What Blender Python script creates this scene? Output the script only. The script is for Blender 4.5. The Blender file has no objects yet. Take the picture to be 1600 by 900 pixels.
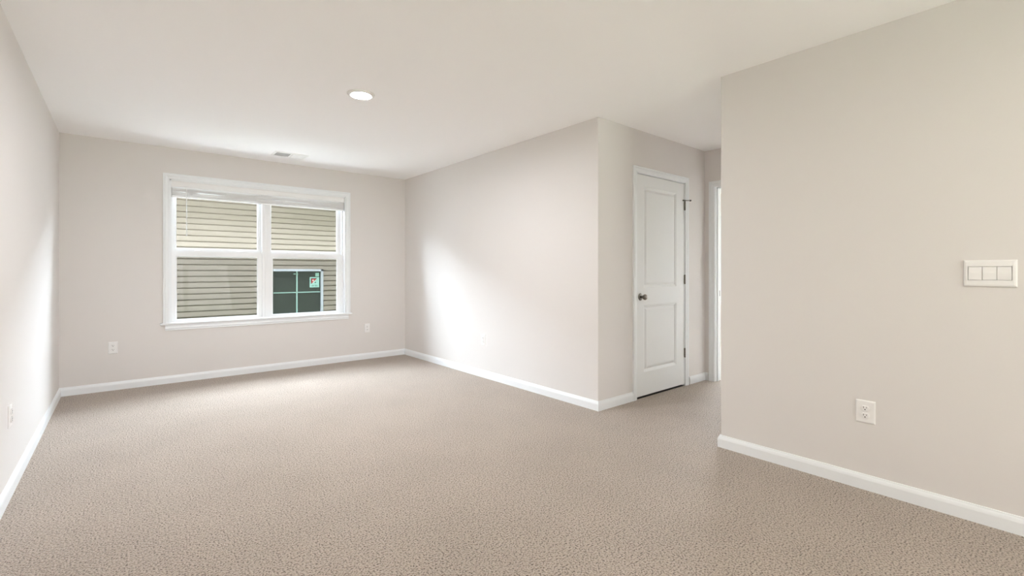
import bpy, bmesh, math, random
from math import pi, sin, cos, radians
from mathutils import Vector, Matrix

S = bpy.context.scene
COL = S.collection

# ------------------------------------------------------------------ camera, sky, sun, exposure
FPX, YAW, HOR, EYE = 731.0, 39.757, 424.235, 1.1563      # focal length in px of a 1600 px wide frame
cam_data = bpy.data.cameras.new('camera')
cam = bpy.data.objects.new('camera', cam_data)
COL.objects.link(cam)
cam.location = (0, 0, EYE)
cam.rotation_euler = (pi / 2, 0, -radians(YAW))
cam_data.sensor_width = 36
cam_data.lens = 36 * FPX / 1600
cam_data.shift_y = -(450 - HOR) / 1600
cam_data.clip_start = 0.02
S.camera = cam

SKY = 0.75           # overcast sky brightness
SUN = 86.0           # hazy sun behind thin cloud, beyond the neighbour's roof
LAMP2 = 380.0
LAMP = 680.0         # recessed ceiling lamps (diffuser emission)
world = bpy.data.worlds.new('overcast_sky')
S.world = world
world.use_nodes = True
nt = world.node_tree
bg = nt.nodes['Background']
tc = nt.nodes.new('ShaderNodeTexCoord')
sp = nt.nodes.new('ShaderNodeSeparateXYZ')
rp = nt.nodes.new('ShaderNodeValToRGB')
nt.links.new(tc.outputs['Generated'], sp.inputs[0])
nt.links.new(sp.outputs['Z'], rp.inputs[0])
rp.color_ramp.elements[0].position = 0.0
rp.color_ramp.elements[0].color = (0.80, 0.86, 0.92, 1)
rp.color_ramp.elements[1].position = 0.7
rp.color_ramp.elements[1].color = (0.93, 0.97, 1.0, 1)
nt.links.new(rp.outputs[0], bg.inputs['Color'])
bg.inputs['Strength'].default_value = SKY

sun_d = bpy.data.lights.new('hazy_sun', 'SUN')
sun_d.energy = SUN
SUNA, SUNE = 140.0, 45.0
sun_d.angle = radians(SUNA)
sun_d.color = (0.85, 0.96, 1.10)
sun = bpy.data.objects.new('hazy_sun', sun_d)
COL.objects.link(sun)
sun.location = (1.5, 14, 9)
sun.rotation_euler = Vector((0.0, -cos(radians(SUNE)), -sin(radians(SUNE)))).to_track_quat('-Z', 'Y').to_euler()

# added fill light, unseen, shining in through the opening behind the camera
FILL = 68.0
fill_d = bpy.data.lights.new('back_fill', 'AREA')
fill_d.shape = 'RECTANGLE'
fill_d.size, fill_d.size_y = 2.3, 1.95
fill_d.energy = FILL
fill_d.color = (1.0, 0.94, 0.98)
fill = bpy.data.objects.new('back_fill', fill_d)
COL.objects.link(fill)
fill.location = (1.3, -3.9, 0.55)                 # set low and tilted up so the added fill reaches the ceiling
fill.rotation_euler = (pi / 2 + 0.6, 0, 0)

# daylight at the window of the room beyond the hall
BEDROOM = 26.0
bed_d = bpy.data.lights.new('bedroom_daylight', 'AREA')
bed_d.shape = 'RECTANGLE'
bed_d.size, bed_d.size_y = 2.3, 1.5
bed_d.energy = BEDROOM
bed_d.color = (1.0, 0.99, 0.97)
bed = bpy.data.objects.new('bedroom_daylight', bed_d)
COL.objects.link(bed)
bed.location = (7.85, 2.7, 1.4)
bed.rotation_euler = (pi / 2, 0, pi / 2)

S.view_settings.view_transform = 'Standard'
S.view_settings.look = 'None'
S.view_settings.exposure = 0.6
S.view_settings.gamma = 1.0
S.view_settings.use_curve_mapping = False
S.cycles.max_bounces = 14
S.cycles.diffuse_bounces = 10
S.cycles.transparent_max_bounces = 16
S.cycles.sample_clamp_indirect = 6.0

# ------------------------------------------------------------------ room dimensions (metres)
XL, XR, YF, YB = -0.452, 3.033, 5.99, -3.0      # left wall, right wall, window wall, wall behind
YC, YD, XE = 2.527, 1.493, 4.783                # hall: door wall, end of the near wall, end wall
H = 2.44
T = 0.12                                        # partition thickness
TW = 0.17                                       # window wall thickness


# ------------------------------------------------------------------ materials
def new_mat(name):
    m = bpy.data.materials.new(name)
    m.use_nodes = True
    return m, m.node_tree, m.node_tree.nodes['Principled BSDF']


def paint(name, col, rough=0.6, bump=0.0, scale=150.0, spec=0.4, vary=0.0, metallic=0.0):
    """Painted surface: fine roller texture in the bump, optional slight colour unevenness."""
    m, t, b = new_mat(name)
    b.inputs['Base Color'].default_value = (*col, 1)
    b.inputs['Roughness'].default_value = rough
    b.inputs['Specular IOR Level'].default_value = spec
    b.inputs['Metallic'].default_value = metallic
    c = t.nodes.new('ShaderNodeTexCoord')
    n = t.nodes.new('ShaderNodeTexNoise')
    n.inputs['Scale'].default_value = scale
    n.inputs['Detail'].default_value = 3
    t.links.new(c.outputs['Object'], n.inputs['Vector'])
    if bump:
        bp = t.nodes.new('ShaderNodeBump')
        bp.inputs['Strength'].default_value = bump
        bp.inputs['Distance'].default_value = 0.001
        t.links.new(n.outputs['Fac'], bp.inputs['Height'])
        t.links.new(bp.outputs[0], b.inputs['Normal'])
    mx = t.nodes.new('ShaderNodeMix')
    mx.data_type = 'RGBA'
    v = vary or 0.01
    mx.inputs[6].default_value = (*[x * (1 - v) for x in col], 1)
    mx.inputs[7].default_value = (*[min(1, x * (1 + v)) for x in col], 1)
    t.links.new(n.outputs['Fac'], mx.inputs[0])
    t.links.new(mx.outputs[2], b.inputs['Base Color'])
    return m


M_wall = paint('greige_wall_paint', (0.740, 0.712, 0.690), 0.75, 0.12, 220, 0.25)
M_ceil = paint('ceiling_paint', (0.95, 0.943, 0.945), 0.9, 0.15, 160, 0.1)
M_trim = paint('white_trim_paint', (0.845, 0.87, 0.885), 0.35, 0.03, 60)
M_door = paint('white_door_paint', (0.83, 0.85, 0.85), 0.4, 0.08, 120)
M_vinyl = paint('white_vinyl', (0.88, 0.89, 0.90), 0.35, 0.0, 40)
M_blind = paint('white_blind', (0.86, 0.86, 0.855), 0.4, 0.02, 80)
M_plastic = paint('white_plastic', (0.86, 0.85, 0.84), 0.3, 0.0, 60)
M_vent = paint('white_enamel', (0.84, 0.83, 0.81), 0.45, 0.0, 60)
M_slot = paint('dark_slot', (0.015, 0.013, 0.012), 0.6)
M_duct = paint('duct_metal', (0.10, 0.10, 0.095), 0.5)
M_nickel = paint('aged_nickel', (0.20, 0.185, 0.16), 0.30, 0.0, 90, 0.5, 0.1, 1.0)
M_rubber = paint('dark_rubber', (0.05, 0.05, 0.045), 0.7)
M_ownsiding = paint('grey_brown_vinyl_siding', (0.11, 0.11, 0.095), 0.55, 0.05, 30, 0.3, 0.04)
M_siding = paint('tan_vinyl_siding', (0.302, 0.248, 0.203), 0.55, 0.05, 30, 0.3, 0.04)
M_exttrim = paint('white_exterior_trim', (0.52, 0.52, 0.56), 0.45)
M_sticker = paint('pale_green_label', (0.42, 0.66, 0.58), 0.5)
M_stickred = paint('red_print', (0.55, 0.06, 0.05), 0.5)
M_stickblk = paint('black_print', (0.02, 0.03, 0.03), 0.5)
M_stickwht = paint('white_print', (0.85, 0.82, 0.74), 0.5)
M_grille = paint('tinted_grille', (0.42, 0.60, 0.53), 0.4)
M_shingle = paint('grey_shingles', (0.16, 0.15, 0.145), 0.9, 0.5, 40, 0.2, 0.3)
M_bounce = paint('pale_bounce_concrete', (0.62, 0.605, 0.58), 0.9, 0.3, 60, 0.2, 0.06)
M_soil = paint('lawn', (0.075, 0.10, 0.04), 0.95, 0.6, 25, 0.1, 0.4)
M_closet = paint('closet_shade', (0.30, 0.28, 0.26), 0.8)


def mat_carpet():
    m, t, b = new_mat('beige_cut_pile_carpet')
    b.inputs['Roughness'].default_value = 0.95
    b.inputs['Specular IOR Level'].default_value = 0.05
    b.inputs['Sheen Weight'].default_value = 0.33
    b.inputs['Sheen Roughness'].default_value = 0.5
    L = t.links
    c = t.nodes.new('ShaderNodeTexCoord')

    def noise(scale, detail=2.0, rough=0.55):
        n = t.nodes.new('ShaderNodeTexNoise')
        n.inputs['Scale'].default_value = scale
        n.inputs['Detail'].default_value = detail
        n.inputs['Roughness'].default_value = rough
        L.new(c.outputs['Object'], n.inputs['Vector'])
        return n
    tuft = noise(135, 2.5, 0.6)
    clump = noise(45, 2.0)
    drift = noise(2.2, 3.0)
    r = t.nodes.new('ShaderNodeValToRGB')
    r.color_ramp.elements[0].position = 0.36
    r.color_ramp.elements[0].color = (0.085, 0.055, 0.038, 1)
    r.color_ramp.elements[1].position = 0.60
    r.color_ramp.elements[1].color = (0.56, 0.475, 0.397, 1)
    e = r.color_ramp.elements.new(0.47)
    e.color = (0.42, 0.345, 0.280, 1)
    L.new(tuft.outputs['Fac'], r.inputs[0])
    mx = t.nodes.new('ShaderNodeMix')
    mx.data_type = 'RGBA'
    mx.blend_type = 'MULTIPLY'
    mx.inputs[0].default_value = 1.0
    r2 = t.nodes.new('ShaderNodeValToRGB')
    r2.color_ramp.elements[0].position = 0.3
    r2.color_ramp.elements[0].color = (0.93, 0.927, 0.925, 1)
    r2.color_ramp.elements[1].position = 0.7
    r2.color_ramp.elements[1].color = (1.03, 1.03, 1.03, 1)
    L.new(drift.outputs['Fac'], r2.inputs[0])
    L.new(r.outputs[0], mx.inputs[6])
    L.new(r2.outputs[0], mx.inputs[7])
    L.new(mx.outputs[2], b.inputs['Base Color'])
    add = t.nodes.new('ShaderNodeMath')
    add.operation = 'MULTIPLY_ADD'
    add.inputs[1].default_value = 0.5
    L.new(clump.outputs['Fac'], add.inputs[0])
    L.new(tuft.outputs['Fac'], add.inputs[2])
    bp = t.nodes.new('ShaderNodeBump')
    bp.inputs['Strength'].default_value = 1.0
    bp.inputs['Distance'].default_value = 0.012
    L.new(add.outputs[0], bp.inputs['Height'])
    L.new(bp.outputs[0], b.inputs['Normal'])
    return m


M_carpet = mat_carpet()


def mat_pane(name, tint, refl):
    """Clear window glass: straight-through light with a little mirror."""
    m = bpy.data.materials.new(name)
    m.use_nodes = True
    t = m.node_tree
    t.nodes.remove(t.nodes['Principled BSDF'])
    out = t.nodes['Material Output']
    tr = t.nodes.new('ShaderNodeBsdfTransparent')
    tr.inputs[0].default_value = (*tint, 1)
    gl = t.nodes.new('ShaderNodeBsdfGlossy')
    gl.inputs['Roughness'].default_value = 0.0
    fr = t.nodes.new('ShaderNodeFresnel')
    fr.inputs['IOR'].default_value = refl
    mx = t.nodes.new('ShaderNodeMixShader')
    t.links.new(fr.outputs[0], mx.inputs[0])
    t.links.new(tr.outputs[0], mx.inputs[1])
    t.links.new(gl.outputs[0], mx.inputs[2])
    t.links.new(mx.outputs[0], out.inputs[0])
    return m


M_pane = mat_pane('clear_glass', (0.97, 0.98, 0.97), 1.11)
M_screen = mat_pane('fine_mesh_screen', (0.72, 0.72, 0.72), 1.0)
M_dark = paint('dark_green_window_glass', (0.046, 0.052, 0.041), 0.06, 0.0, 3, 0.8, 0.25)


def mat_lamp(name, LAMP, tone):
    m, t, b = new_mat(name)
    b.inputs['Base Color'].default_value = (0.9, 0.88, 0.84, 1)
    b.inputs['Emission Color'].default_value = (*tone, 1)
    b.inputs['Emission Strength'].default_value = LAMP
    return m


M_lamp = mat_lamp('lit_diffuser', LAMP, (0.96, 0.985, 1.03))
M_lamp2 = mat_lamp('lit_diffuser_behind', LAMP2, (1.0, 0.92, 0.83))


# ------------------------------------------------------------------ mesh helpers
def obj(name, bm, mat, parent=None, smooth=False):
    bmesh.ops.recalc_face_normals(bm, faces=bm.faces)
    me = bpy.data.meshes.new(name)
    bm.to_mesh(me)
    bm.free()
    for m in (mat if isinstance(mat, (list, tuple)) else [mat]):
        me.materials.append(m)
    if smooth:
        for p in me.polygons:
            p.use_smooth = True
    o = bpy.data.objects.new(name, me)
    COL.objects.link(o)
    if parent:
        o.parent = parent
    return o


def struct(o):
    o['kind'] = 'structure'
    return o


def thing(name, label, cat, loc=(0, 0, 0), rz=0.0, group=None, kind=None):
    o = bpy.data.objects.new(name, None)
    o.empty_display_size = 0.05
    COL.objects.link(o)
    o.location = loc
    o.rotation_euler = (0, 0, rz)
    o['label'] = label
    o['category'] = cat
    if group:
        o['group'] = group
    if kind:
        o['kind'] = kind
    return o


def box(bm, x0, x1, y0, y1, z0, z1, bev=0.0, seg=2):
    vs = [bm.verts.new(p) for p in ((x0, y0, z0), (x1, y0, z0), (x1, y1, z0), (x0, y1, z0),
                                    (x0, y0, z1), (x1, y0, z1), (x1, y1, z1), (x0, y1, z1))]
    fs = [bm.faces.new([vs[i] for i in f]) for f in ((3, 2, 1, 0), (4, 5, 6, 7), (0, 1, 5, 4),
                                                     (1, 2, 6, 5), (2, 3, 7, 6), (3, 0, 4, 7))]
    if bev:
        es = list({e for f in fs for e in f.edges})
        bmesh.ops.bevel(bm, geom=es, offset=bev, segments=seg, affect='EDGES', profile=0.5)
    return bm


def boxes(*args, bev=0.0):
    bm = bmesh.new()
    for a in args:
        box(bm, *a, bev=bev)
    return bm


def cyl(bm, p0, p1, r0, r1=None, n=20, caps=True):
    p0, p1 = Vector(p0), Vector(p1)
    r1 = r0 if r1 is None else r1
    d = (p1 - p0).normalized()
    u = d.orthogonal().normalized()
    w = d.cross(u)
    a = [bm.verts.new(p0 + (u * cos(2 * pi * i / n) + w * sin(2 * pi * i / n)) * r0) for i in range(n)]
    b = [bm.verts.new(p1 + (u * cos(2 * pi * i / n) + w * sin(2 * pi * i / n)) * r1) for i in range(n)]
    for i in range(n):
        j = (i + 1) % n
        bm.faces.new((a[i], a[j], b[j], b[i]))
    if caps:
        bm.faces.new(a[::-1])
        bm.faces.new(b)
    return bm


def lathe(bm, prof, origin, axis, n=32):
    """prof: list of (radius, distance along axis)."""
    o, d = Vector(origin), Vector(axis).normalized()
    u = d.orthogonal().normalized()
    w = d.cross(u)
    rings = []
    for r, h in prof:
        if r < 1e-6:
            rings.append([bm.verts.new(o + d * h)])
        else:
            rings.append([bm.verts.new(o + d * h + (u * cos(2 * pi * i / n) + w * sin(2 * pi * i / n)) * r) for i in range(n)])
    for a, b in zip(rings, rings[1:]):
        for i in range(n):
            j = (i + 1) % n
            if len(a) == 1 and len(b) == 1:
                continue
            if len(a) == 1:
                bm.faces.new((a[0], b[i], b[j]))
            elif len(b) == 1:
                bm.faces.new((a[i], a[j], b[0]))
            else:
                bm.faces.new((a[i], a[j], b[j], b[i]))
    return bm


def sweep(bm, corners, outs, normal, prof, closed=False):
    """Mitred moulding. corners: inner-edge points; outs: outward offset vector at each corner
    (already mitre-scaled); prof: (outward, protrusion) pairs."""
    nrm = Vector(normal)
    rings = []
    for c, o in zip(corners, outs):
        rings.append([bm.verts.new(Vector(c) + Vector(o) * u + nrm * d) for u, d in prof])
    n = len(rings)
    k = len(prof)
    for i in range(n if closed else n - 1):
        a, b = rings[i], rings[(i + 1) % n]
        for q in range(k):
            r = (q + 1) % k
            bm.faces.new((a[q], a[r], b[r], b[q]))
    if not closed:
        bm.faces.new(rings[0])
        bm.faces.new(rings[-1][::-1])
    return bm


# colonial casing profile, 57 mm wide: (out from the opening, off the wall)
CASING = [(0, 0), (0, 0.009), (0.004, 0.011), (0.012, 0.011), (0.020, 0.0125), (0.028, 0.0155), (0.034, 0.017),
          (0.040, 0.017), (0.044, 0.0145), (0.050, 0.0145), (0.054, 0.016), (0.057, 0.015), (0.057, 0)]
BASE = [(0, 0), (0, 0.014), (0.054, 0.014), (0.060, 0.0125), (0.067, 0.010), (0.073, 0.0065), (0.079, 0.005), (0.080, 0)]


def casing_u(x0, x1, z0, z1, y, parent, name='casing', mat=None):
    """Three-sided casing on a wall facing -Y."""
    bm = sweep(bmesh.new(), [(x0, y, z0), (x0, y, z1), (x1, y, z1), (x1, y, z0)],
               [(-1, 0, 0), (-1, 0, 1), (1, 0, 1), (1, 0, 0)], (0, -1, 0), CASING)
    return obj(name, bm, mat or M_trim, parent)


def baseboard(name, pts, normals):
    """pts: run along the wall foot; normals: into-room direction at each point (mitre-scaled)."""
    bm = bmesh.new()
    rings = [[bm.verts.new(Vector((p[0], p[1], 0)) + Vector((n[0], n[1], 0)) * d + Vector((0, 0, z))) for z, d in BASE]
             for p, n in zip(pts, normals)]
    k = len(BASE)
    for a, b in zip(rings, rings[1:]):
        for q in range(k):
            r = (q + 1) % k
            bm.faces.new((a[q], a[r], b[r], b[q]))
    bm.faces.new(rings[0])
    bm.faces.new(rings[-1][::-1])
    return struct(obj(name, bm, M_trim))


def wall_mesh(rects, axis, c0, c1):
    """Wall pieces as boxes: rects (a0,a1,z0,z1) along axis 'x' or 'y', thickness c0..c1."""
    bm = bmesh.new()
    for a0, a1, z0, z1 in rects:
        if axis == 'x':
            box(bm, a0, a1, c0, c1, z0, z1)
        else:
            box(bm, c0, c1, a0, a1, z0, z1)
    return bm


def hole_rects(a0, a1, h0, h1, z0, z1, top=H):
    r = [(a0, h0, 0, top), (h1, a1, 0, top), (h0, h1, z1, top)]
    if z0 > 0:
        r.append((h0, h1, 0, z0))
    return r


# ------------------------------------------------------------------ room shell
BX = 7.6                                         # far end of the room beyond the hall
struct(obj('floor', boxes((XL - T, BX, YB - T, YF + 0.02, -0.15, 0.0)), M_carpet))
struct(obj('ceiling', boxes((XL - T, BX + T, YB - T, YF + 0.02, H, H + 0.15)), M_ceil))
struct(obj('wall_left', wall_mesh([(YB - T, YF, 0, H)], 'y', XL - T, XL), M_wall))
WX0, WX1, WZ0, WZ1 = 0.374, 2.202, 0.605, 2.115  # window opening
struct(obj('wall_far', wall_mesh(hole_rects(XL - T, XR + T, WX0, WX1, WZ0, WZ1), 'x', YF, YF + TW), M_wall))


def bevelled_wall(name, rects, axis, c0, c1, corner):
    """Wall with its free vertical corner softly rounded like taped drywall bead."""
    bm = wall_mesh(rects, axis, c0, c1)
    es = [e for e in bm.edges if all(abs(v.co.x - corner[0]) < 1e-4 and abs(v.co.y - corner[1]) < 1e-4 for v in e.verts)]
    if es:
        bmesh.ops.bevel(bm, geom=es, offset=0.007, segments=3, affect='EDGES', profile=0.5)
    return struct(obj(name, bm, M_wall))


bevelled_wall('wall_right', [(YC, YF, 0, H)], 'y', XR, XR + T, (XR, YC))
bevelled_wall('wall_near', [(YB - T, YD, 0, H)], 'y', XR, XR + T, (XR, YD))
struct(obj('wall_back', wall_mesh(hole_rects(XL, XR, 0.1, 2.5, 0, 2.06), 'x', YB - T, YB), M_wall))
DX0, DX1, DZ1 = 3.549, 4.387, 2.062              # closet door rough opening in the hall wall
struct(obj('wall_hall', wall_mesh(hole_rects(XR + T, XE + T, DX0, DX1, 0, DZ1), 'x', YC, YC + T), M_wall))
EY1, EY0, EZ1 = 2.431, 1.630, 2.060              # doorway in the hall's end wall
struct(obj('wall_hall_end', wall_mesh(hole_rects(0.9, YC, EY0, EY1, 0, EZ1), 'y', XE, XE + T), M_wall))
struct(obj('wall_hall_side', wall_mesh([(XR + T, XE, 0, H)], 'x', YD - T, YD), M_wall))
# closet behind the hall door, bedroom beyond the hall's end doorway
struct(obj('wall_closet', boxes((XR + T, 3.4, YC + T, 3.3, 0, H), (4.55, 4.67, YC + T, 3.3, 0, H),
                                (XR + T, 4.67, 3.3, 3.42, 0, H)), M_closet))
struct(obj('window_2', boxes((BX + 0.02, BX + 0.08, 1.5, 3.9, 0.6, 0.66), (BX + 0.02, BX + 0.08, 1.5, 3.9, 2.09, 2.15), (BX + 0.02, BX + 0.08, 1.5, 1.56, 0.66, 2.09),
                            (BX + 0.02, BX + 0.08, 3.84, 3.9, 0.66, 2.09), (BX + 0.02, BX + 0.08, 2.66, 2.74, 0.66, 2.09)), M_vinyl))
struct(obj('wall_bedroom', boxes((XE, BX, 4.6, 4.72, 0, H), (XE, BX, 0.78, 0.9, 0, H),
                                 (XE, XE + T, YC, 4.6, 0, H),
                                 (BX, BX + T, 0.78, 1.5, 0, H), (BX, BX + T, 3.9, 4.72, 0, H),
                                 (BX, BX + T, 1.5, 3.9, 0, 0.6), (BX, BX + T, 1.5, 3.9, 2.15, H)), M_wall))

# baseboards
baseboard('baseboard_left', [(XL, YB), (XL, YF)], [(1, 0), (1, -1)])
baseboard('baseboard_far', [(XL, YF), (XR, YF)], [(1, -1), (-1, -1)])
baseboard('baseboard_right', [(XR, YF), (XR, YC), (DX0 - 0.039, YC)], [(-1, -1), (-1, -1), (0, -1)])
baseboard('baseboard_hall', [(DX1 + 0.075, YC), (XE, YC), (XE, EY1 + 0.056)], [(0, -1), (-1, -1), (-1, 0)])
baseboard('baseboard_near', [(XR + T, YD), (XR, YD), (XR, YB)], [(0, 1), (-1, 1), (-1, 0)])
baseboard('baseboard_back', [(0.04, YB), (XL, YB)], [(0, 1), (1, 1)])
# unseen patio door, added behind the camera to let the fill light in
pd = struct(bpy.data.objects.new('door_3', None))
COL.objects.link(pd)
pd['label'] = 'white glazed patio door behind the camera, added to let fill light in'
pd['category'] = 'door'
obj('frame', boxes((0.1, 0.16, YB - T, YB - 0.02, 0, 2.06), (2.44, 2.5, YB - T, YB - 0.02, 0, 2.06), (0.16, 2.44, YB - T, YB - 0.02, 2.0, 2.06),
                   (0.16, 2.44, YB - T, YB - 0.02, 0, 0.06), (1.25, 1.35, YB - T, YB - 0.02, 0.06, 2.0)), M_vinyl, pd)
for x in (0.16, 1.35):
    obj('pane', boxes((x, x + 1.09, YB - 0.075, YB - 0.07, 0.06, 2.0)), M_pane, pd)

# ------------------------------------------------------------------ window_1
win = struct(bpy.data.objects.new('window_1', None))
COL.objects.link(win)
win['label'] = 'white twin single-hung window in the far wall above the carpet'
win['category'] = 'window'
casing_u(WX0, WX1, 0.625, WZ1, YF, win)
bm = box(bmesh.new(), 0.292, 2.278, YF - 0.032, YF + 0.075, 0.605, 0.625, bev=0.005)
obj('stool', bm, M_trim, win)
bm = sweep(bmesh.new(), [(0.335, YF, 0.605), (2.236, YF, 0.605)], [(0, 0, -1), (0, 0, -1)], (0, -1, 0), CASING)
obj('apron', bm, M_trim, win)
bm = boxes((WX0 - 0.001, WX0 + 0.012, YF - 0.003, YF + 0.075, 0.625, WZ1), (WX1 - 0.012, WX1 + 0.001, YF - 0.003, YF + 0.075, 0.625, WZ1),
           (WX0, WX1, YF - 0.003, YF + 0.075, WZ1 - 0.012, WZ1 + 0.001))
obj('jamb', bm, M_trim, win)
FY0, FY1 = YF + 0.062, YF + TW + 0.012           # vinyl frame depth
ML, MR = 1.246, 1.338                            # mullion
bm = boxes((WX0 + 0.002, WX0 + 0.030, FY0, FY1, 0.612, WZ1), (WX1 - 0.030, WX1 - 0.002, FY0, FY1, 0.612, WZ1),
           (WX0 + 0.03, WX1 - 0.03, FY0, FY1, WZ1 - 0.03, WZ1), (WX0 + 0.03, WX1 - 0.03, FY0 - 0.008, FY1, 0.606, 0.628),
           bev=0.002)
obj('frame', bm, M_vinyl, win)
bm = boxes((ML, MR, FY0 - 0.004, FY1, 0.628, WZ1 - 0.03), (ML + 0.030, MR - 0.030, FY0 - 0.010, FY0, 0.628, WZ1 - 0.03), bev=0.002)
obj('mullion', bm, M_vinyl, win)


def sash(name, x0, x1, z0, z1, gx0, gx1, gz0, gz1, y0, y1):
    """Sash frame x0..x1,z0..z1 with glass gx0..gx1,gz0..gz1, its glazing bead and pane."""
    bm = boxes((x0, gx0, y0, y1, z0, z1), (gx1, x1, y0, y1, z0, z1), (gx0, gx1, y0, y1, gz1, z1), (gx0, gx1, y0, y1, z0, gz0))
    # sloped glazing bead
    k = 0.010
    sweep(bm, [(gx0 + k, y0 + 0.006, gz0 + k), (gx0 + k, y0 + 0.006, gz1 - k), (gx1 - k, y0 + 0.006, gz1 - k), (gx1 - k, y0 + 0.006, gz0 + k)],
          [(-1, 0, -1), (-1, 0, 1), (1, 0, 1), (1, 0, -1)], (0, -1, 0), [(0, -0.012), (0, -0.004), (k, 0.005), (k, -0.012)], closed=True)
    s = obj(name, bm, M_vinyl, win)
    obj('pane', boxes((gx0 + 0.004, gx1 - 0.004, y0 + 0.014, y0 + 0.017, gz0 + 0.004, gz1 - 0.004)), M_pane, s)
    return s


LY0, LY1, UY0, UY1 = YF + 0.072, YF + 0.104, YF + 0.108, YF + 0.140
lo1 = sash('lower_sash', WX0 + 0.030, ML, 0.628, 1.376, 0.430, 1.209, 0.630 + 0.012, 1.322, LY0, LY1)
lo2 = sash('lower_sash', MR, WX1 - 0.030, 0.628, 1.376, 1.357, 2.124, 0.640 + 0.002, 1.322, LY0, LY1)
up1 = sash('upper_sash', WX0 + 0.030, ML, 1.352, WZ1 - 0.03, 0.428, 1.216, 1.400, WZ1 - 0.07, UY0, UY1)
up2 = sash('upper_sash', MR, WX1 - 0.030, 1.352, WZ1 - 0.03, 1.346, 2.134, 1.400, WZ1 - 0.07, UY0, UY1)
for x0, x1 in ((WX0 + 0.032, ML), (MR, WX1 - 0.032)):
    obj('insect_screen', boxes((x0, x1, YF + 0.150, YF + 0.1505, 0.630, 1.372)), M_screen, win)
for lo, xs in ((lo1, (0.62, 1.02)), (lo2, (1.55, 1.93))):
    for x in xs:
        obj('sash_lock', box(bmesh.new(), x - 0.025, x + 0.025, LY0 + 0.004, LY1 - 0.004, 1.374, 1.386, bev=0.003), M_vinyl, lo)

# ------------------------------------------------------------------ raised blind in the window head
random.seed(4)
bl = thing('window_blind', 'white slatted blind pulled up into a bundle at the window head', 'blind', (1.288, YF + 0.03, WZ1))
BX0, BX1 = 0.391 - 1.288, 2.184 - 1.288


bm = bmesh.new()
prof = [(-0.052, 0.0), (-0.052, -0.012), (-0.047, -0.020), (-0.047, -0.058), (-0.052, -0.064), (-0.052, -0.076), (-0.040, -0.077), (-0.040, 0.0)]
ra = [[bm.verts.new((x, y + 0.03, z - 0.001)) for y, z in prof] for x in (BX0 - 0.004, BX1 + 0.004)]
for q in range(len(prof)):
    r = (q + 1) % len(prof)
    bm.faces.new((ra[0][q], ra[0][r], ra[1][r], ra[1][q]))
bm.faces.new(ra[0])
bm.faces.new(ra[1][::-1])
obj('valance', bm, M_blind, bl)
obj('headrail', boxes((BX0, BX1, -0.008, 0.03, -0.055, -0.013)), M_blind, bl)
CORDS = [-0.74 + 0.296 * i for i in range(6)]
CORDS = [-0.735, -0.415, -0.115, 0.185, 0.475, 0.735]


SPAN = [(0.0055, 0.0010), (0.0062, 0.0022), (0.0008, 0.0004), (0.0040, 0.0030), (0.0058, 0.0014), (0.0012, 0.0036), (0.0004, 0.0002)]
NS = 18


def slat(z, i, seed):
    """A curved slat whose spans between the ladder cords sag or bow a little."""
    rnd = random.Random(seed)
    bm = bmesh.new()
    n = 48
    kn = [BX0] + CORDS + [BX1]
    # cinched at the cords; between them the lower half droops away from the upper half
    sag = [(b * (i + 1) / 9 if i < 9 else -a * (1 - (i - 9) / 9)) for a, b in SPAN]
    rows = []
    tilt = rnd.uniform(-0.01, 0.02)
    for i in range(n + 1):
        x = BX0 + (BX1 - BX0) * i / n
        dz = 0
        for q in range(len(kn) - 1):
            if kn[q] <= x <= kn[q + 1]:
                f = (x - kn[q]) / (kn[q + 1] - kn[q])
                dz = sin(pi * f) * sag[q]
        top, bot = [], []
        for v in (-1, -0.5, 0, 0.5, 1):
            y, zz = 0.012 + v * 0.0245, z + dz + 0.002 * (1 - v * v) - v * tilt * 0.02
            top.append(bm.verts.new((x, y, zz)))
            bot.append(bm.verts.new((x, y, zz - 0.0031)))
        rows.append(top + bot[::-1])
    for a, b in zip(rows, rows[1:]):
        for j in range(10):
            k = (j + 1) % 10
            bm.faces.new((a[j], a[k], b[k], b[j]))
    bm.faces.new(rows[0])
    bm.faces.new(rows[-1][::-1])
    return obj('slat', bm, M_blind, bl)


for i in range(NS):
    slat(-0.083 - i * 0.0042, i, i)
zb = -0.083 - NS * 0.0042
obj('bottom_rail', box(bmesh.new(), BX0, BX1, -0.013, 0.037, zb - 0.020, zb - 0.003, bev=0.004), M_blind, bl)
for x in CORDS:
    bm = bmesh.new()
    for dx in (-0.006, 0.006):
        cyl(bm, (x + dx, -0.0145, -0.075), (x + dx, -0.016, zb - 0.004), 0.0012, n=6)
    for i in range(8):                           # gathered loops of the slack ladder
        z = -0.09 - i * 0.0095
        cyl(bm, (x - 0.012, -0.017, z), (x + 0.012, -0.0185, z - 0.005), 0.0016, n=6)
    obj('ladder_cord', bm, M_blind, bl)
wx = 0.516 - 1.288
w_ = obj('tilt_wand', cyl(bmesh.new(), (wx, -0.045, -0.075), (wx, -0.045, -0.565), 0.0042, n=8), M_blind, bl)
obj('wand_tip', lathe(bmesh.new(), [(0.0, 0.0), (0.006, 0.001), (0.0065, 0.014), (0.0042, 0.022), (0, 0.022)], (wx, -0.045, -0.585), (0, 0, 1), 10), M_plastic, w_)

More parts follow.
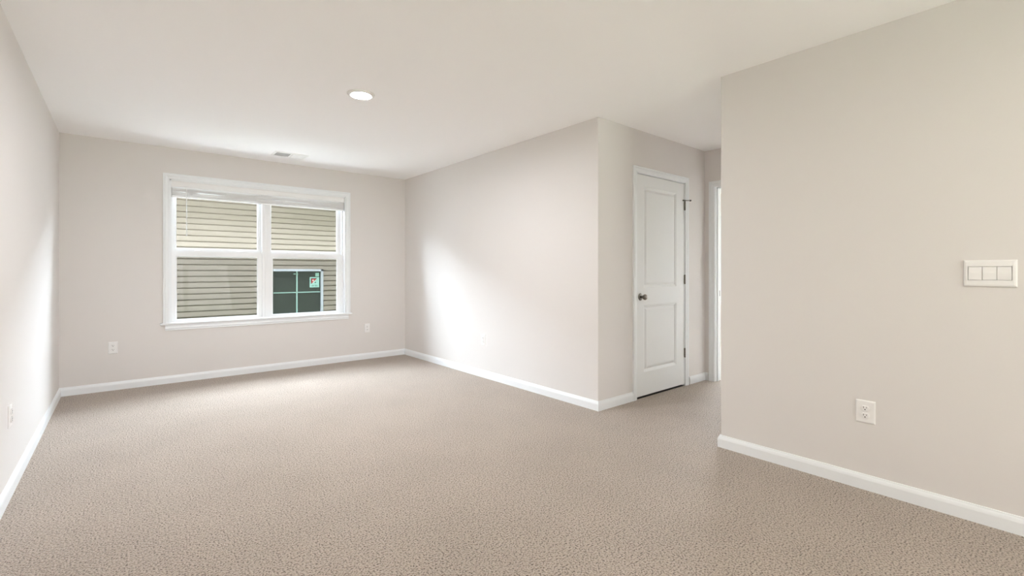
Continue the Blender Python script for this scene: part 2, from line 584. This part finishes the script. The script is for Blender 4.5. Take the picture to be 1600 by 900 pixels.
# ------------------------------------------------------------------ door_1: two-panel closet door in the hall
door = struct(bpy.data.objects.new('door_1', None))
COL.objects.link(door)
door['label'] = 'closed white two-panel door in the hall wall with dark knob'
door['category'] = 'door'
SX0, SX1, SZ0, SZ1 = 3.568, 4.369, 0.018, 2.042
casing_u(SX0 - 0.008, SX1 + 0.011, 0.0, SZ1 + 0.009, YC, door)
obj('jamb', boxes((DX0 + 0.001, SX0 - 0.003, YC - 0.001, YC + T, 0, SZ1 + 0.003), (SX1 + 0.003, DX1 - 0.001, YC - 0.001, YC + T, 0, SZ1 + 0.003),
                  (DX0 + 0.001, DX1 - 0.001, YC - 0.001, YC + T, SZ1 + 0.006, DZ1 - 0.001)), M_trim, door)


def door_slab(x0, x1, z0, z1, y0, th, panels):
    """Moulded slab facing -Y: panels (px0,px1,pz0,pz1) with an ogee sunk frame and raised field."""
    bm = bmesh.new()
    rings_def = [(0, 0), (0.006, 0.003), (0.016, 0.007), (0.022, 0.012), (0.028, 0.012), (0.044, 0.004), (0.050, 0.003)]
    px0, px1 = panels[0][0], panels[0][1]
    zs = [z0] + sorted([z for p in panels for z in p[2:]]) + [z1]
    xs = [x0, px0, px1, x1]

    def quad(a, b, c, d, y=y0):
        bm.faces.new([bm.verts.new((p[0], y, p[1])) for p in (a, b, c, d)])
    for i in range(3):
        for j in range(len(zs) - 1):
            if i == 1 and j % 2 == 1:
                continue
            quad((xs[i], zs[j]), (xs[i + 1], zs[j]), (xs[i + 1], zs[j + 1]), (xs[i], zs[j + 1]))
    for p in panels:
        prev = None
        for ins, dep in rings_def:
            ring = [bm.verts.new((x, y0 + dep, z)) for x, z in ((p[0] + ins, p[2] + ins), (p[1] - ins, p[2] + ins),
                                                               (p[1] - ins, p[3] - ins), (p[0] + ins, p[3] - ins))]
            if prev:
                for q in range(4):
                    r = (q + 1) % 4
                    bm.faces.new((prev[q], prev[r], ring[r], ring[q]))
            prev = ring
        bm.faces.new(prev)
    # sides and back
    f = [bm.verts.new((x, y0, z)) for x, z in ((x0, z0), (x1, z0), (x1, z1), (x0, z1))]
    b = [bm.verts.new((x, y0 + th, z)) for x, z in ((x0, z0), (x1, z0), (x1, z1), (x0, z1))]
    for q in range(4):
        r = (q + 1) % 4
        bm.faces.new((f[q], f[r], b[r], b[q]))
    bm.faces.new(b)
    bmesh.ops.remove_doubles(bm, verts=bm.verts[:], dist=1e-5)
    return bm


obj('slab', door_slab(SX0, SX1, SZ0, SZ1, YC + 0.001, 0.035,
                      [(3.676, 4.226, 0.232, 0.848), (3.676, 4.226, 1.008, 1.936)]), M_door, door)
obj('gap_shade', boxes((SX0 - 0.003, SX1 + 0.003, YC + 0.002, YC + T, -0.002, 0.003)), M_slot, door)  # dark strip standing in for the shade in the gap under the door
kx, kz = 3.622, 0.925
obj('rosette', lathe(bmesh.new(), [(0.0, 0), (0.033, 0), (0.033, 0.004), (0.029, 0.008), (0.018, 0.010), (0, 0.010)], (kx, YC + 0.001, kz), (0, -1, 0)), M_nickel, door, True)
obj('door_knob', lathe(bmesh.new(), [(0.0, 0.008), (0.014, 0.008), (0.012, 0.028), (0.014, 0.034), (0.021, 0.038), (0.026, 0.046), (0.0265, 0.054),
                                     (0.023, 0.061), (0.015, 0.066), (0.0, 0.067)], (kx, YC + 0.001, kz), (0, -1, 0)), M_nickel, door, True)
for hz in (1.822, 1.077, 0.335):
    bm = bmesh.new()
    hx, hy = SX1 + 0.002, YC - 0.008
    for q in range(5):
        z = hz - 0.0445 + q * 0.0178
        cyl(bm, (hx, hy, z + 0.0004), (hx, hy, z + 0.0174), 0.0075, n=14)
    cyl(bm, (hx, hy, hz + 0.0445), (hx, hy, hz + 0.050), 0.005, 0.003, n=12)
    cyl(bm, (hx, hy, hz - 0.0445), (hx, hy, hz - 0.050), 0.005, 0.003, n=12)
    box(bm, hx - 0.003, hx + 0.001, hy, YC + 0.003, hz - 0.0445, hz + 0.0445)
    h = obj('hinge', bm, M_nickel, door)
    if hz > 1.5:                                 # hinge-pin door stop
        bm = bmesh.new()
        z = hz + 0.050
        cyl(bm, (hx, hy, z - 0.003), (hx, hy, z + 0.006), 0.011, n=14)
        cyl(bm, (hx, hy, z + 0.001), (hx + 0.052, hy - 0.028, z + 0.004), 0.0035, n=10)
        cyl(bm, (hx, hy, z + 0.001), (hx - 0.034, hy - 0.010, z), 0.003, n=10)
        cyl(bm, (hx - 0.034, hy - 0.014, z), (hx - 0.034, hy + 0.004, z), 0.006, n=12)
        st = obj('pin_stop', bm, M_nickel, door)
        obj('bumper', cyl(bmesh.new(), (hx + 0.048, hy - 0.026, z + 0.003), (hx + 0.060, hy - 0.032, z + 0.004), 0.008, n=12), M_rubber, st)

# ------------------------------------------------------------------ door_2: open doorway at the hall's end
dr2 = struct(bpy.data.objects.new('door_2', None))
COL.objects.link(dr2)
dr2['label'] = 'white cased doorway at the end of the hall, mostly behind the near wall'
dr2['category'] = 'doorway'
JY1, JY0, JZ = EY1 - 0.018, EY0 + 0.018, EZ1 - 0.018
bm = sweep(bmesh.new(), [(XE, JY1 + 0.005, 0), (XE, JY1 + 0.005, JZ + 0.005), (XE, JY0 - 0.005, JZ + 0.005), (XE, JY0 - 0.005, 0)],
           [(0, 1, 0), (0, 1, 1), (0, -1, 1), (0, -1, 0)], (-1, 0, 0), CASING)
obj('casing', bm, M_trim, dr2)
obj('jamb', boxes((XE - 0.001, XE + T + 0.001, JY1, EY1 - 0.001, 0, JZ + 0.017), (XE - 0.001, XE + T + 0.001, EY0 + 0.001, JY0, 0, JZ + 0.017),
                  (XE - 0.001, XE + T + 0.001, JY0, JY1, JZ, JZ + 0.017),
                  (XE + 0.036, XE + 0.072, JY1 - 0.011, JY1, 0, JZ), (XE + 0.036, XE + 0.072, JY0, JY0 + 0.011, 0, JZ),
                  (XE + 0.036, XE + 0.072, JY0, JY1, JZ - 0.011, JZ)), M_trim, dr2)
obj('strike_plate', boxes((XE + 0.076, XE + 0.104, JY1 - 0.0015, JY1 + 0.001, 0.895, 0.955)), M_nickel, dr2)


# ------------------------------------------------------------------ outlets and switch (built facing -Y, then turned)
def outlet(label, loc, rz, w, h):
    t = thing('outlet', label, 'outlet', loc, rz, 'duplex wall outlets')
    bm = bmesh.new()
    lv = [(0, 0), (0, 0.003), (0.004, 0.006), (0.008, 0.0068)]
    prev = None
    for ins, d in lv:
        r = [bm.verts.new((sx * (w / 2 - ins), -d, sz * (h / 2 - ins))) for sx, sz in ((-1, -1), (1, -1), (1, 1), (-1, 1))]
        if prev:
            for q in range(4):
                bm.faces.new((prev[q], prev[(q + 1) % 4], r[(q + 1) % 4], r[q]))
        else:
            bm.faces.new(r[::-1])
        prev = r
    bm.faces.new(prev)
    obj('cover_plate', bm, M_plastic, t)
    for s in (1, -1):
        zc = s * 0.0195
        bm = bmesh.new()
        R = 0.0172
        prof = [(R * cos(a), max(-0.0135, min(0.0135, R * sin(a)))) for a in [2 * pi * i / 28 for i in range(28)]]
        lay = [[bm.verts.new((x * k, -d, zc + z * k)) for x, z in prof] for d, k in ((0.006, 1), (0.0112, 1), (0.0122, 0.94))]
        for a, b in zip(lay, lay[1:]):
            for i in range(28):
                j = (i + 1) % 28
                bm.faces.new((a[i], a[j], b[j], b[i]))
        bm.faces.new(lay[-1])
        rec = obj('receptacle', bm, M_plastic, t)
        bm = boxes((-0.0075, -0.0053, -0.0128, -0.009, zc + 0.000, zc + 0.009), (0.0053, 0.0072, -0.0128, -0.009, zc + 0.001, zc + 0.008))
        cyl(bm, (0, -0.009, zc - 0.0062), (0, -0.0128, zc - 0.0062), 0.0029, n=12)
        obj('socket_slots', bm, M_slot, rec)
    obj('screw', cyl(bmesh.new(), (0, -0.006, 0), (0, -0.0078, 0), 0.003, n=12), M_plastic, t)
    return t


outlet('white duplex outlet in a large plate low on the near right wall under the switches', (XR, 0.709, 0.412), -pi / 2, 0.086, 0.120)
outlet('small white outlet on the window wall, left of the window', (-0.073, YF, 0.414), 0, 0.072, 0.116)
outlet('small white outlet on the window wall, right of the window near the corner', (2.486, YF, 0.408), 0, 0.072, 0.116)
outlet('white outlet on the bright right wall between far corner and hall', (XR, 4.136, 0.412), -pi / 2, 0.072, 0.116)
outlet('white outlet seen edge-on on the left wall', (XL, 3.52, 0.410), pi / 2, 0.072, 0.116)

sw = thing('light_switch', 'white triple rocker light switch plate on the near right wall', 'light switch', (XR, 0.246, 1.148), -pi / 2)
w, h = 0.172, 0.122
bm = bmesh.new()
ow, oh = 0.070, 0.0315
lv = [(w / 2, h / 2, 0), (w / 2, h / 2, 0.006), (w / 2 - 0.004, h / 2 - 0.004, 0.0105), (w / 2 - 0.010, h / 2 - 0.010, 0.012), (ow + 0.001, oh, 0.012), (ow + 0.001, oh, 0.002)]
prev = None
for a, b, d in lv:
    r = [bm.verts.new((sx * a, -d, sz * b)) for sx, sz in ((-1, -1), (1, -1), (1, 1), (-1, 1))]
    if prev:
        for q in range(4):
            bm.faces.new((prev[q], prev[(q + 1) % 4], r[(q + 1) % 4], r[q]))
    else:
        bm.faces.new(r[::-1])
    prev = r
bm.faces.new(prev)
obj('cover_plate', bm, M_plastic, sw)
for i in (-1, 0, 1):
    bm = bmesh.new()
    x0, x1 = i * 0.0466 - 0.0223, i * 0.0466 + 0.0223
    pr = [(0.003, -0.0297), (0.0112, -0.0297), (0.0122, 0.0), (0.0095, 0.0297), (0.003, 0.0297)]
    e0 = [bm.verts.new((x0, -d, z)) for d, z in pr]
    e1 = [bm.verts.new((x1, -d, z)) for d, z in pr]
    for q in range(5):
        r = (q + 1) % 5
        bm.faces.new((e0[q], e0[r], e1[r], e1[q]))
    bm.faces.new(e0)
    bm.faces.new(e1[::-1])
    obj('rocker', bm, M_plastic, sw)


# ------------------------------------------------------------------ ceiling: recessed lamps and supply register
def recessed_light(label, x, y, mat, group=None):
    t = thing('recessed_light', label, 'ceiling light', (x, y, H), 0, group)
    obj('trim_ring', lathe(bmesh.new(), [(0.066, -0.001), (0.066, 0.008), (0.069, 0.014), (0.078, 0.0155), (0.091, 0.009), (0.096, 0.001), (0.096, -0.001)],
                           (0, 0, 0), (0, 0, -1), 48), M_vent, t, True)
    obj('diffuser', lathe(bmesh.new(), [(0.0668, 0.0085), (0.060, 0.0095), (0.04, 0.0105), (0.02, 0.011), (0, 0.011)], (0, 0, 0), (0, 0, -1), 48), mat, t, True)
    return t


recessed_light('round white recessed ceiling light, lit, above the middle of the room', 1.325, 3.30, M_lamp)
recessed_light('round white recessed ceiling light, lit, behind the camera', 1.325, -0.75, M_lamp2)

vent = thing('ceiling_vent', 'white rectangular air register in the ceiling near the window wall', 'vent', (1.418, 5.535, H))
vw, vd = 0.172, 0.108
bm = bmesh.new()
lv = [(vw, vd, 0), (vw, vd, 0.003), (vw - 0.010, vd - 0.010, 0.008), (vw - 0.022, vd - 0.026, 0.008), (vw - 0.022, vd - 0.026, -0.02)]
prev = None
for a, b, d in lv:
    r = [bm.verts.new((sx * a, sy * b, -d)) for sx, sy in ((-1, -1), (1, -1), (1, 1), (-1, 1))]
    if prev:
        for q in range(4):
            bm.faces.new((prev[q], prev[(q + 1) % 4], r[(q + 1) % 4], r[q]))
    prev = r
obj('face_plate', bm, M_vent, vent)
obj('divider', boxes((-0.009, 0.009, -vd + 0.026, vd - 0.026, -0.0078, 0.002)), M_vent, vent)
obj('duct', boxes((-vw + 0.020, vw - 0.020, -vd + 0.024, vd - 0.024, -0.0012, -0.0004)), M_duct, vent)
for i in range(8):
    for s in (-1, 1):
        x = s * (0.020 + i * 0.0175)
        bm = bmesh.new()
        lean = 0.011
        vs = [bm.verts.new(p) for p in ((x - s * lean * 0.2, -vd + 0.027, -0.002), (x + s * lean, -vd + 0.027, -0.0078),
                                        (x + s * lean, vd - 0.027, -0.0078), (x - s * lean * 0.2, vd - 0.027, -0.002))]
        bm.faces.new(vs)
        ext = bmesh.ops.extrude_face_region(bm, geom=bm.faces[:])
        bmesh.ops.translate(bm, verts=[v for v in ext['geom'] if isinstance(v, bmesh.types.BMVert)], vec=(0.0012, 0, 0))
        obj('louver', bm, M_vent, vent)

# ------------------------------------------------------------------ outside: own siding, ground, neighbour's house
GZ = -0.5


def siding(bm, x0, x1, zlow, zhigh, z_ref, y, out, skip=None, e=0.1016):
    """Horizontal lap boards. out = -1 when the wall faces -Y. skip: (sx0,sx1,sz0,sz1) opening."""
    k = math.floor((zlow - z_ref) / e)
    z = z_ref + k * e
    while z < zhigh - 1e-4:
        a, b = max(z, zlow), min(z + e, zhigh)
        spans = [(x0, x1, a, b)]
        if skip and b > skip[2] and a < skip[3]:
            spans = [(x0, skip[0], a, b), (skip[1], x1, a, b)]
            if a < skip[2]:
                spans.append((skip[0], skip[1], a, skip[2]))
            if b > skip[3]:
                spans.append((skip[0], skip[1], skip[3], b))
        for s0, s1, za, zb in spans:
            da = 0.020 - 0.019 * (za - z) / e
            db = 0.020 - 0.019 * (zb - z) / e
            # Dutch-lap board: drip lip at the bottom, flat face, cove at the top
            full = [(0.020, 0.0), (0.0195, 0.004), (0.013, e - 0.022), (0.004, e - 0.017), (-0.004, e - 0.010), (-0.004, e + 0.003)]
            lo_, hi_ = za - z, zb - z
            mid = [(d, q) for d, q in full if lo_ - 1e-6 <= q <= hi_ + 0.0031]

            def at(q):
                for (d0, q0), (d1, q1) in zip(full, full[1:]):
                    if q0 <= q <= q1:
                        return d0 + (d1 - d0) * (q - q0) / (q1 - q0)
                return full[0][0]
            if not mid or mid[0][1] > lo_ + 1e-6:
                mid = [(at(lo_), lo_)] + mid
            if mid[-1][1] < hi_ - 1e-6:
                mid = mid + [(at(hi_), hi_)]
            pr = [(-0.03, za)] + [(d, z + q) for d, q in mid] + [(-0.03, z + mid[-1][1])]
            e0 = [bm.verts.new((s0, y + out * d, q)) for d, q in pr]
            e1 = [bm.verts.new((s1, y + out * d, q)) for d, q in pr]
            for q in range(len(pr)):
                r = (q + 1) % len(pr)
                bm.faces.new((e0[q], e0[r], e1[r], e1[q]))
            bm.faces.new(e0)
            bm.faces.new(e1[::-1])
        z += e
    return bm


struct(obj('ground', boxes((-14, 22, -16, 26, GZ - 0.2, GZ)), M_soil))
struct(obj('bounce_slab', box(bmesh.new(), -1.2, 2.6, YF + TW + 0.03, 7.75, GZ, 0.38, bev=0.01), M_bounce))  # unseen pale slab, added to bounce daylight up onto the ceiling
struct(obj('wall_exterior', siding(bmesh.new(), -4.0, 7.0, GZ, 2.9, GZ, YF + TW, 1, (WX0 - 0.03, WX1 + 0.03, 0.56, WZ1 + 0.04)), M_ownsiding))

NY = 9.8                                         # face of the neighbour's wall
NX0, NX1, NZ1 = -5.5, 9.5, 2.95
GX0, GX1, GZ0, GZ1 = 2.196, 3.090, -0.50, 1.160  # neighbour's glass
house = thing('neighbour_house', 'house next door clad in tan lap siding seen through the window', 'house', (2.0, NY, GZ))


def hobj(name, bm, mat, parent, smooth=False):
    bmesh.ops.translate(bm, verts=bm.verts[:], vec=(-2.0, -NY, -GZ))
    return obj(name, bm, mat, parent, smooth)


hobj('siding', siding(bmesh.new(), NX0, NX1, GZ, NZ1, 2.304, NY, -1, (GX0 - 0.052, GX1 + 0.052, GZ0 + 0.02 - 0.06, GZ1 + 0.060)), M_siding, house)
hobj('house_body', boxes((NX0, NX1, NY + 0.12, NY + 8, GZ, NZ1), (NX0, GX0 - 0.05, NY + 0.04, NY + 0.12, GZ, NZ1), (GX1 + 0.05, NX1, NY + 0.04, NY + 0.12, GZ, NZ1),
                         (GX0 - 0.05, GX1 + 0.05, NY + 0.04, NY + 0.12, GZ1 + 0.05, NZ1)), M_siding, house)
bm = bmesh.new()
rv = [[bm.verts.new((x, y, z)) for y, z in ((NY - 0.32, NZ1), (NY + 4, NZ1 + 1.7), (NY + 8.3, NZ1), (NY + 8.3, NZ1 + 0.12), (NY + 4, NZ1 + 1.85), (NY - 0.32, NZ1 + 0.12))]
      for x in (NX0 - 0.3, NX1 + 0.3)]
for q in range(6):
    r = (q + 1) % 6
    bm.faces.new((rv[0][q], rv[0][r], rv[1][r], rv[1][q]))
bm.faces.new(rv[0])
bm.faces.new(rv[1][::-1])
hobj('roof', bm, M_shingle, house)
hobj('fascia', boxes((NX0 - 0.3, NX1 + 0.3, NY - 0.35, NY - 0.32, NZ1 - 0.05, NZ1 + 0.13)), M_exttrim, house)
hobj('soffit', boxes((NX0 - 0.3, NX1 + 0.3, NY - 0.32, NY, NZ1 - 0.02, NZ1 - 0.005)), M_exttrim, house)
fy0, fy1 = NY - 0.036, NY + 0.05
bm = boxes((GX0 - 0.046, GX0, fy0, fy1, GZ0, GZ1 + 0.042), (GX1, GX1 + 0.044, fy0, fy1, GZ0, GZ1 + 0.042),
           (GX0 - 0.046, GX1 + 0.044, fy0, fy1, GZ1, GZ1 + 0.042), (GX0 - 0.046, GX1 + 0.044, fy0, fy1, 0.285, 0.335),
           (GX0 - 0.046, GX1 + 0.044, fy0, fy1, GZ0 + 0.0, GZ0 + 0.045), bev=0.003)
nwin = hobj('house_window', bm, M_exttrim, house)
hobj('window_channel', boxes((GX0 - 0.052, GX1 + 0.052, NY - 0.017, NY, GZ1 + 0.042, GZ1 + 0.060)), M_siding, house)
hobj('pane', boxes((GX0 - 0.01, GX1 + 0.01, NY + 0.012, NY + 0.018, GZ0, GZ1 + 0.01)), M_dark, nwin)
gx, gz = 2.640, 0.745
hobj('grille', boxes((gx - 0.012, gx + 0.012, NY + 0.006, NY + 0.0115, GZ0 + 0.02, GZ1), (GX0, GX1, NY + 0.006, NY + 0.0115, gz - 0.009, gz + 0.009),
                     (gx - 0.062, gx - 0.020, NY + 0.008, NY + 0.0115, GZ1 - 0.062, GZ1 - 0.044),
                     (gx + 0.012, gx + 0.026, NY + 0.008, NY + 0.0115, GZ1 - 0.060, GZ1 - 0.046)), M_grille, nwin)
s0, s1, t0, t1 = 2.882, 3.066, 0.836, 1.044
hobj('sticker', boxes((s0, s1, NY + 0.009, NY + 0.0115, t0, t1)), M_sticker, nwin)
hobj('sticker', boxes((2.992, 3.062, NY + 0.009, NY + 0.0115, 1.056, 1.128)), M_sticker, nwin)


def tri(bm, pts, y):
    a = [bm.verts.new((x, y, z)) for x, z in pts]
    b = [bm.verts.new((x, y + 0.0012, z)) for x, z in pts]
    bm.faces.new(a)
    bm.faces.new(b[::-1])
    for q in range(len(pts)):
        r = (q + 1) % len(pts)
        bm.faces.new((a[q], a[r], b[r], b[q]))
    return bm


ty = NY + 0.0078
hobj('black_mark', tri(bmesh.new(), [(s0 + 0.022, t1 - 0.024), (s0 + 0.142, t1 - 0.024), (s0 + 0.132, t1 - 0.034), (s0 + 0.034, t1 - 0.034), (s0 + 0.032, t1 - 0.128), (s0 + 0.022, t1 - 0.140)], ty), M_stickblk, nwin)
hobj('red_mark', tri(bmesh.new(), [(s0 + 0.034, t1 - 0.034), (s0 + 0.134, t1 - 0.034), (s0 + 0.034, t1 - 0.134)], ty), M_stickred, nwin)
bm = boxes((s0 + 0.056, s0 + 0.074, ty - 0.001, ty, t1 - 0.082, t1 - 0.050), (s0 + 0.074, s0 + 0.096, ty - 0.001, ty, t1 - 0.094, t1 - 0.078), (s0 + 0.058, s0 + 0.092, ty - 0.001, ty, t1 - 0.114, t1 - 0.104))
hobj('white_mark', bm, M_stickwht, nwin)
bm = cyl(bmesh.new(), (s0 + 0.108, ty - 0.001, t1 - 0.108), (s0 + 0.108, ty + 0.001, t1 - 0.108), 0.012, n=14)
hobj('black_mark', bm, M_stickblk, nwin)
# word printed under the mark
GLY = {'U': [(0, 0, 0.22, 1), (0.78, 0, 1, 1), (0, 0, 1, 0.18)], 'N': [(0, 0, 0.22, 1), (0.78, 0, 1, 1), (0.22, 0.55, 0.5, 0.85), (0.5, 0.2, 0.78, 0.5)],
       'I': [(0.36, 0, 0.64, 1)], 'T': [(0.39, 0, 0.61, 1), (0, 0.82, 1, 1)], 'E': [(0, 0, 0.22, 1), (0, 0, 1, 0.18), (0, 0.82, 1, 1), (0, 0.42, 0.8, 0.58)],
       'D': [(0, 0, 0.22, 1), (0, 0, 0.8, 0.18), (0, 0.82, 0.8, 1), (0.78, 0.15, 1, 0.85)]}
bm = bmesh.new()
for i, ch in enumerate('UNITED'):
    for a, b, c, d in GLY[ch]:
        lx = s0 + 0.034 + i * 0.020
        box(bm, lx + a * 0.016, lx + c * 0.016, ty, ty + 0.0012, t0 + 0.020 + b * 0.026, t0 + 0.020 + d * 0.026)
hobj('lettering', bm, M_stickblk, nwin)
